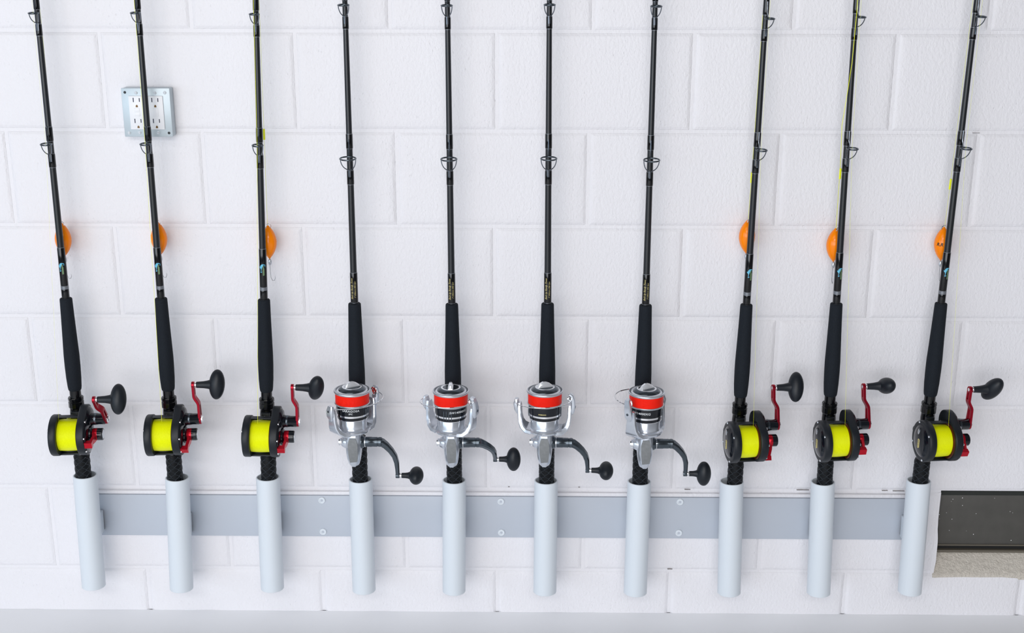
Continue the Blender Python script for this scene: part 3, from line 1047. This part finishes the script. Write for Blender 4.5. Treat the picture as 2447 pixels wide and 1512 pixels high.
    for s_, z in ((1, -8), (-1, -6)):
        ps = MB()
        ps.T = rt
        x0 = 65.0 * s_ * rs
        ps.lathe([(0, x0 + 0.6 * s_ * rs), (2.6, x0 + 0.3 * s_ * rs), (2.8, x0 - 4 * s_ * rs)], 12, 'x', (0, -2, z))
        ps.build('pivot_screw', 'gun', bao)
    wr = MB()
    wr.T = rt
    pts = []
    for k in range(25):
        t = k / 24
        a = PI * (1 - t) if rs > 0 else PI * t      # from the plain side to the roller side, through the front
        rad = 60 + 5.5 * math.sin(PI * t) - 3.0 * t
        z = 1 + 9 * t + 5 * math.sin(PI * t)
        pts.append((rad * math.cos(a), -4 - rad * math.sin(a), z))
    wr.tube(pts, [1.1] * 24 + [1.8], 8)
    wr.build('bail_wire', 'chrome', root)
    # spool (turned by spool_deg so its lettering faces where the photograph shows it)
    so = MB().lathe([(20, -34), (31.5, -34), (32.5, -33), (33.2, -25.5), (33.6, -24), (33.8, -22), (33.8, -5), (34.2, -4.5), (20, -4.5)], 56, o=c)
    spo = so.build('spool', 'reelgloss', root, angle=25)
    MB().lathe([(33, -26.6), (34.3, -26.2), (34.3, -22.4), (33, -22)], 56, o=c).build('skirt_band', 'chrome', spo)
    MB().lathe([(31, -34.6), (32.9, -34.2), (33.1, -33), (32, -32.4)], 56, o=c).build('skirt_edge', 'chrome', spo)
    MB().lathe([(20, -4.6), (34.5, -4.6), (37.0, -2.4), (37.3, -1), (36.6, 0), (20, 0)], 56, o=c).build('lower_lip', 'satin', spo)
    MB().lathe([(20, 20.8), (35.6, 20.8), (37.6, 22.2), (38.2, 24), (37.8, 26), (36.4, 27), (34, 26.4), (32.5, 25.2), (31, 26), (29, 26.6), (20, 26.6)], 56, o=c).build('upper_lip', 'satin', spo)
    n = 18
    prof = [(20, -0.2)] + [(35.4 + 0.12 * (k % 2), -0.2 + 21.2 * k / n) for k in range(n + 1)] + [(20, 21.0)]
    MB().lathe(prof, 64, o=c).build('wound_line', 'redline', spo, label='bright red line wound on the spool', angle=60)
    for kk in range(4):
        a = math.radians(spool_deg + 62 + kk * 9)
        for sgn in (0, PI):
            x, y = 33.9 * math.sin(a + sgn), -33.9 * math.cos(a + sgn)
            MB().ellipsoid((x, Y + y, -20), (1.1, 1.1, 11), 8, 8).build('skirt_slot', 'gun', spo)
    # drag knob
    dk = MB().lathe([(29, 26), (28, 28), (24, 31.8), (22, 32.6), (20.5, 32.8)], 48, o=c).build('drag_knob', 'gun', root)
    tp = MB().lathe([(21, 31), (21, 32.6), (19.8, 33.2), (14, 32.4), (0, 32.2)], 40, o=c)
    tp.build('knob_disc', 'bright', dk)
    gr = MB()
    gr.T = Matrix.Translation(c) @ Matrix.Rotation(math.radians(knob_turn), 4, 'Z')
    fin = [(-17.5, 32.5), (-16.5, 36), (-12, 41.5), (-5, 44.5), (2, 44), (9, 41), (15, 36.5), (17.5, 32.5)]
    n = len(fin)
    fv = []
    for yy, kx in ((-5.5, 1.0), (-2.2, 1.0), (2.2, 1.0), (5.5, 1.0)):
        for x, z in fin:
            lift = (z - 32.5)
            fv.append((x, yy, 32.5 + lift * (0.35 if abs(yy) > 4 else 1.0)))
    ff = [tuple(range(n)), tuple(3 * n + k for k in range(n))]
    for j in range(3):
        ff += [(j * n + k, j * n + (k + 1) % n, (j + 1) * n + (k + 1) % n, (j + 1) * n + k) for k in range(n)]
    gr.raw(fv, ff)
    gr.build('knob_grip', 'bright', dk, bevel=0.8, angle=25)
    # lettering on the skirt
    for s, size, a0, z, mt in texts:
        v, f = text_geo(s, size, 0.12 if size > 4 else 0, 0.06)
        tx = MB()
        tx.T = Matrix.Translation(c)
        tx.raw(on_cyl([Vector((p.x * 1.15, p.y, 0)) for p in v], 34.05, a0, z), f).build('skirt_lettering', mt, spo)
    # handle
    hn = MB()
    hn.lathe([(14, 14), (14, 17), (12.5, 21), (11, 22.5), (11, 23.5)], 32, 'x', (0, Y + 2, hz))
    hn.lathe([(10.8, 25), (10.8, 38), (10.4, 38.6), (10.4, 50), (9.6, 50.6), (9.6, 52), (10.4, 52.6), (10.4, 58), (8, 61)], 32, 'x', (0, Y + 2, hz))
    hno = hn.build('handle', 'gun', root)
    MB().lathe([(10.9, 23.3), (11.4, 23.6), (11.4, 24.8), (10.9, 25.1)], 32, 'x', (0, Y + 2, hz)).build('handle_ring', 'chrome', hno)
    Rm = Matrix.Translation((0, Y + 2, hz)) @ Matrix.Rotation(math.radians(crank_deg), 4, 'X')
    arm = MB()
    arm.T = Rm
    arm.ribbon([(54, 0, 0), (60, 0, -1.5), (68, 0, -8), (78, 0, -20), (85.5, 0, -33), (89.5, 0, -48), (90.5, 0, -64), (91, 0, -80), (91, 0, -84)],
               [18, 17.5, 15.5, 14, 13, 12, 11, 10.5, 9], [16, 15, 13.5, 12, 11, 10, 8.5, 8, 7], (0, 1, 0), 0.45)
    arm.lathe([(0, 86), (5.6, 86.5), (6, 87.5), (6, 94.1), (5.6, 94.9), (0, 94.9)], 18, 'x', (0, 0, -80))
    ao = arm.build('crank_arm', 'gun', root, label='dark gunmetal crank arm')
    MB_ = MB()
    MB_.T = Rm
    MB_.lathe([(5, 94.7), (5.2, 95.5), (5.2, 98.9), (5, 99.5)], 18, 'x', (0, 0, -80)).build('pivot_pin', 'chrome', ao)
    kn = MB()
    kn.T = Rm @ Matrix.Translation((0, 0, -80)) @ Matrix.Rotation(math.radians(knob_deg), 4, 'X')
    kn.lathe([(0, 99), (5.6, 99.3), (5.9, 107.5), (6.6, 112.5), (9, 118), (12.5, 122.5), (0, 126)], 28, 'x')
    kn.ellipsoid((130.5, 0, 0), (15.5, 18.3, 27.5), 32, 18)
    kn.build('knob', 'knob', root)
    return root


SSPEC = {3: (46, 1, 5, 82, 0, 35, [('SARAGOSA', 6.4, 0.0, -10.5, 'white_ink'), ('SFC', 4.6, 0.0, -16.5, 'white_ink')], 'leftmost spinning reel, on the fourth rod, bail wire looping to the right'),
         4: (-27, 1, 41, -35, -85, 90, [('SW14000XG', 6.6, 0.55, -12.5, 'white_ink')], 'second spinning reel from the left, short bent crank and large upright oval knob'),
         5: (-4, 1, 22, 70, 15, 25, [('SHIMANO', 3.2, -0.1, -17.5, 'gold'), ('- - - - - - -', 3.6, -0.1, -12.0, 'white_ink')], 'third spinning reel from the left, bail wire across the front of its spool'),
         6: (50, -1, 15, -14, 10, 35, [('SW14000XG', 6.6, -0.42, -12.5, 'white_ink')], 'rightmost spinning reel, bail wire looping out to the left')}
SZ_REL = -0.191
for i in SPIN_I:
    ph, rs, ca, ka, sd, kt, tx, lab = SSPEC[i]
    if i == 5:
        tx = tx[:1]
    if i == 6:
        ph = ph + 180           # bail flipped open: the wire passes behind the spool
        rs = 1
    r = make_spinning_reel(ph, rs, ca, ka, sd, kt, tx)
    r.matrix_world = RODM[i] @ Matrix.Rotation({5: -0.075}.get(i, 0), 4, 'Z') @ Matrix.Translation((0, 0, SZ_REL))
    r['label'] = lab

# ------------------------------------------------------------------ hanging lures and their lines
LURES = {0: (151, 572, 'leftmost orange lure, mostly hidden behind the leftmost rod'),
         1: (380, 570, 'orange lure showing both sides of the rod below the outlet box'),
         2: (642, 578, 'orange lure with silver ring right of the third rod'),
         7: (1785, 565, 'orange lure at the left of the third rod from the right'),
         8: (1994, 585, 'orange lure with wire ring left of the second rod from the right'),
         9: (2252, 582, 'orange lure marked with black letters left of the rightmost rod')}
LG = 0.036


def make_lure():
    root = thing('fishing_lure', 'x', 'lure', Matrix.Identity(4), 'orange lures hanging behind the rods')
    prof = []
    for k in range(25):
        z = -36 + 72 * k / 24
        t = abs(z) / 36
        prof.append((max(0.0, 17.0 * (1 - t ** 1.9) ** 0.82) + (1.2 if t > 0.98 else 0), z + 36))
    MB().lathe(prof, 36).build('lure_body', 'orange', root)
    MB().torus((0, -3, 70), 6.0, 0.9, (0, 1, 0.25), 20, 6).build('split_ring', 'chrome', root)
    MB().ellipsoid((0, -1, -7), (4.2, 4.2, 7.5)).build('swivel_bead', 'satin', root)
    MB().tube([(0, 0, -13), (0, 0, -28), (1, 0, -42), (4, -1, -49), (8, -1, -49), (10, -1, -44), (9.5, -1, -39)], [0.4, 0.4, 0.4, 0.4, 0.4, 0.35, 0.15], 6).build('hook', 'guide', root)
    return root


proto = make_lure()
for n_, i in enumerate(CONV_I):
    px, py, lab = LURES[i]
    o_ = proto if n_ == 0 else copy_tree(proto)
    p = at(px, py, LG)
    o_.matrix_world = Matrix.Translation((p.x, p.y, p.z - 0.036)) @ Matrix.Rotation(0.3 * n_, 4, 'Z')
    if i == 9:
        o_.matrix_world = Matrix.Translation((p.x, p.y, p.z - 0.036))
        v, f = text_geo('R.R', 9.5, 0.2, 0.3)
        MB().raw(on_cyl(v, 17.2, -0.62, 37), f).build('lure_lettering', 'black_ink', o_, label='black letters on the lure')
    o_['label'] = lab

LINE_TAG = {2: (631, 321), 7: (1796, 424), 8: (2008, 415), 9: (2271, 440)}
LINE_LABEL = {0: 'thin chartreuse line running up the leftmost rod from its reel',
              1: 'thin chartreuse line running up the rod that crosses the outlet box',
              2: 'thin chartreuse line along the third rod from the left',
              7: 'thin chartreuse line along the third rod from the right',
              8: 'thin chartreuse line crossing over the second rod from the right',
              9: 'thin chartreuse line rising from the rightmost reel'}
SX = {0: -20, 1: -3, 2: -8, 7: 8, 8: 10, 9: 12}
LR = {0: .00012, 1: .0003, 2: .0003, 7: .00014, 8: .00018, 9: .00016}
HR = {0: .00025, 1: .00025, 2: .0003, 7: .0004, 8: .0005, 9: .0003}
for i in CONV_I:
    m = RODM[i] @ Matrix.Rotation(TWIST[i], 4, 'Z')
    base = RODM[i] @ Matrix.Rotation(math.radians(RTW[i]), 4, 'Z') @ Vector((SX[i] * .001, -(RC + 14) * .001, CZ_REL + 0.0315))
    root = thing('fishing_line', LINE_LABEL[i], 'line', Matrix.Translation(base), 'fishing lines on the rods')
    L_ = lambda v: m @ (Vector(v) * 0.001)
    pts = [RODM[i] @ Matrix.Rotation(math.radians(RTW[i]), 4, 'Z') @ Vector((SX[i] * .001, -(RC + 10) * .001, CZ_REL + 0.031)), L_((-1, -24, 330)), L_((-1, -21, 588)), L_((0, -15, 800)), L_((0, -13, 980)), L_((0, -9, 1157))]
    MB(1).tube([p - base for p in pts], LR[i], 6).build('running_line', 'tag', root)
    px, py, _ = LURES[i]
    low_ = at(px, py, LG) + Vector((0, -0.003, 0.036))
    tip = L_((0, -6, 1155))
    if i == 8:
        mid = [at(2047.5, 30, .095), at(2036, 150, .088), at(2026, 215, .086), at(2012, 300, .068), at(2009, 380, .05)]
    elif i in LINE_TAG:
        tx_, ty_ = LINE_TAG[i]
        tp_ = at(tx_, ty_, 0.045)
        mid = [L_((0, 9, 1120)), tp_]
    else:
        mid = [L_((0, 9, 1120)), L_((2, 12, 600))]
    MB(1).tube([p - base for p in [tip] + mid + [low_]], HR[i], 6).build('hanging_line', 'tag', root)
    if i in LINE_TAG:
        tx_, ty_ = LINE_TAG[i]
        q = at(tx_, ty_, 0.045) if i != 8 else at(tx_, ty_, 0.047)
        dn = (low_ - q).normalized()
        MB(1).tube([q - base - dn * 0.011, q - base + dn * 0.011], 0.0022, 8).build('line_sleeve', 'tag', root, label='short bright yellow sleeve on the line')
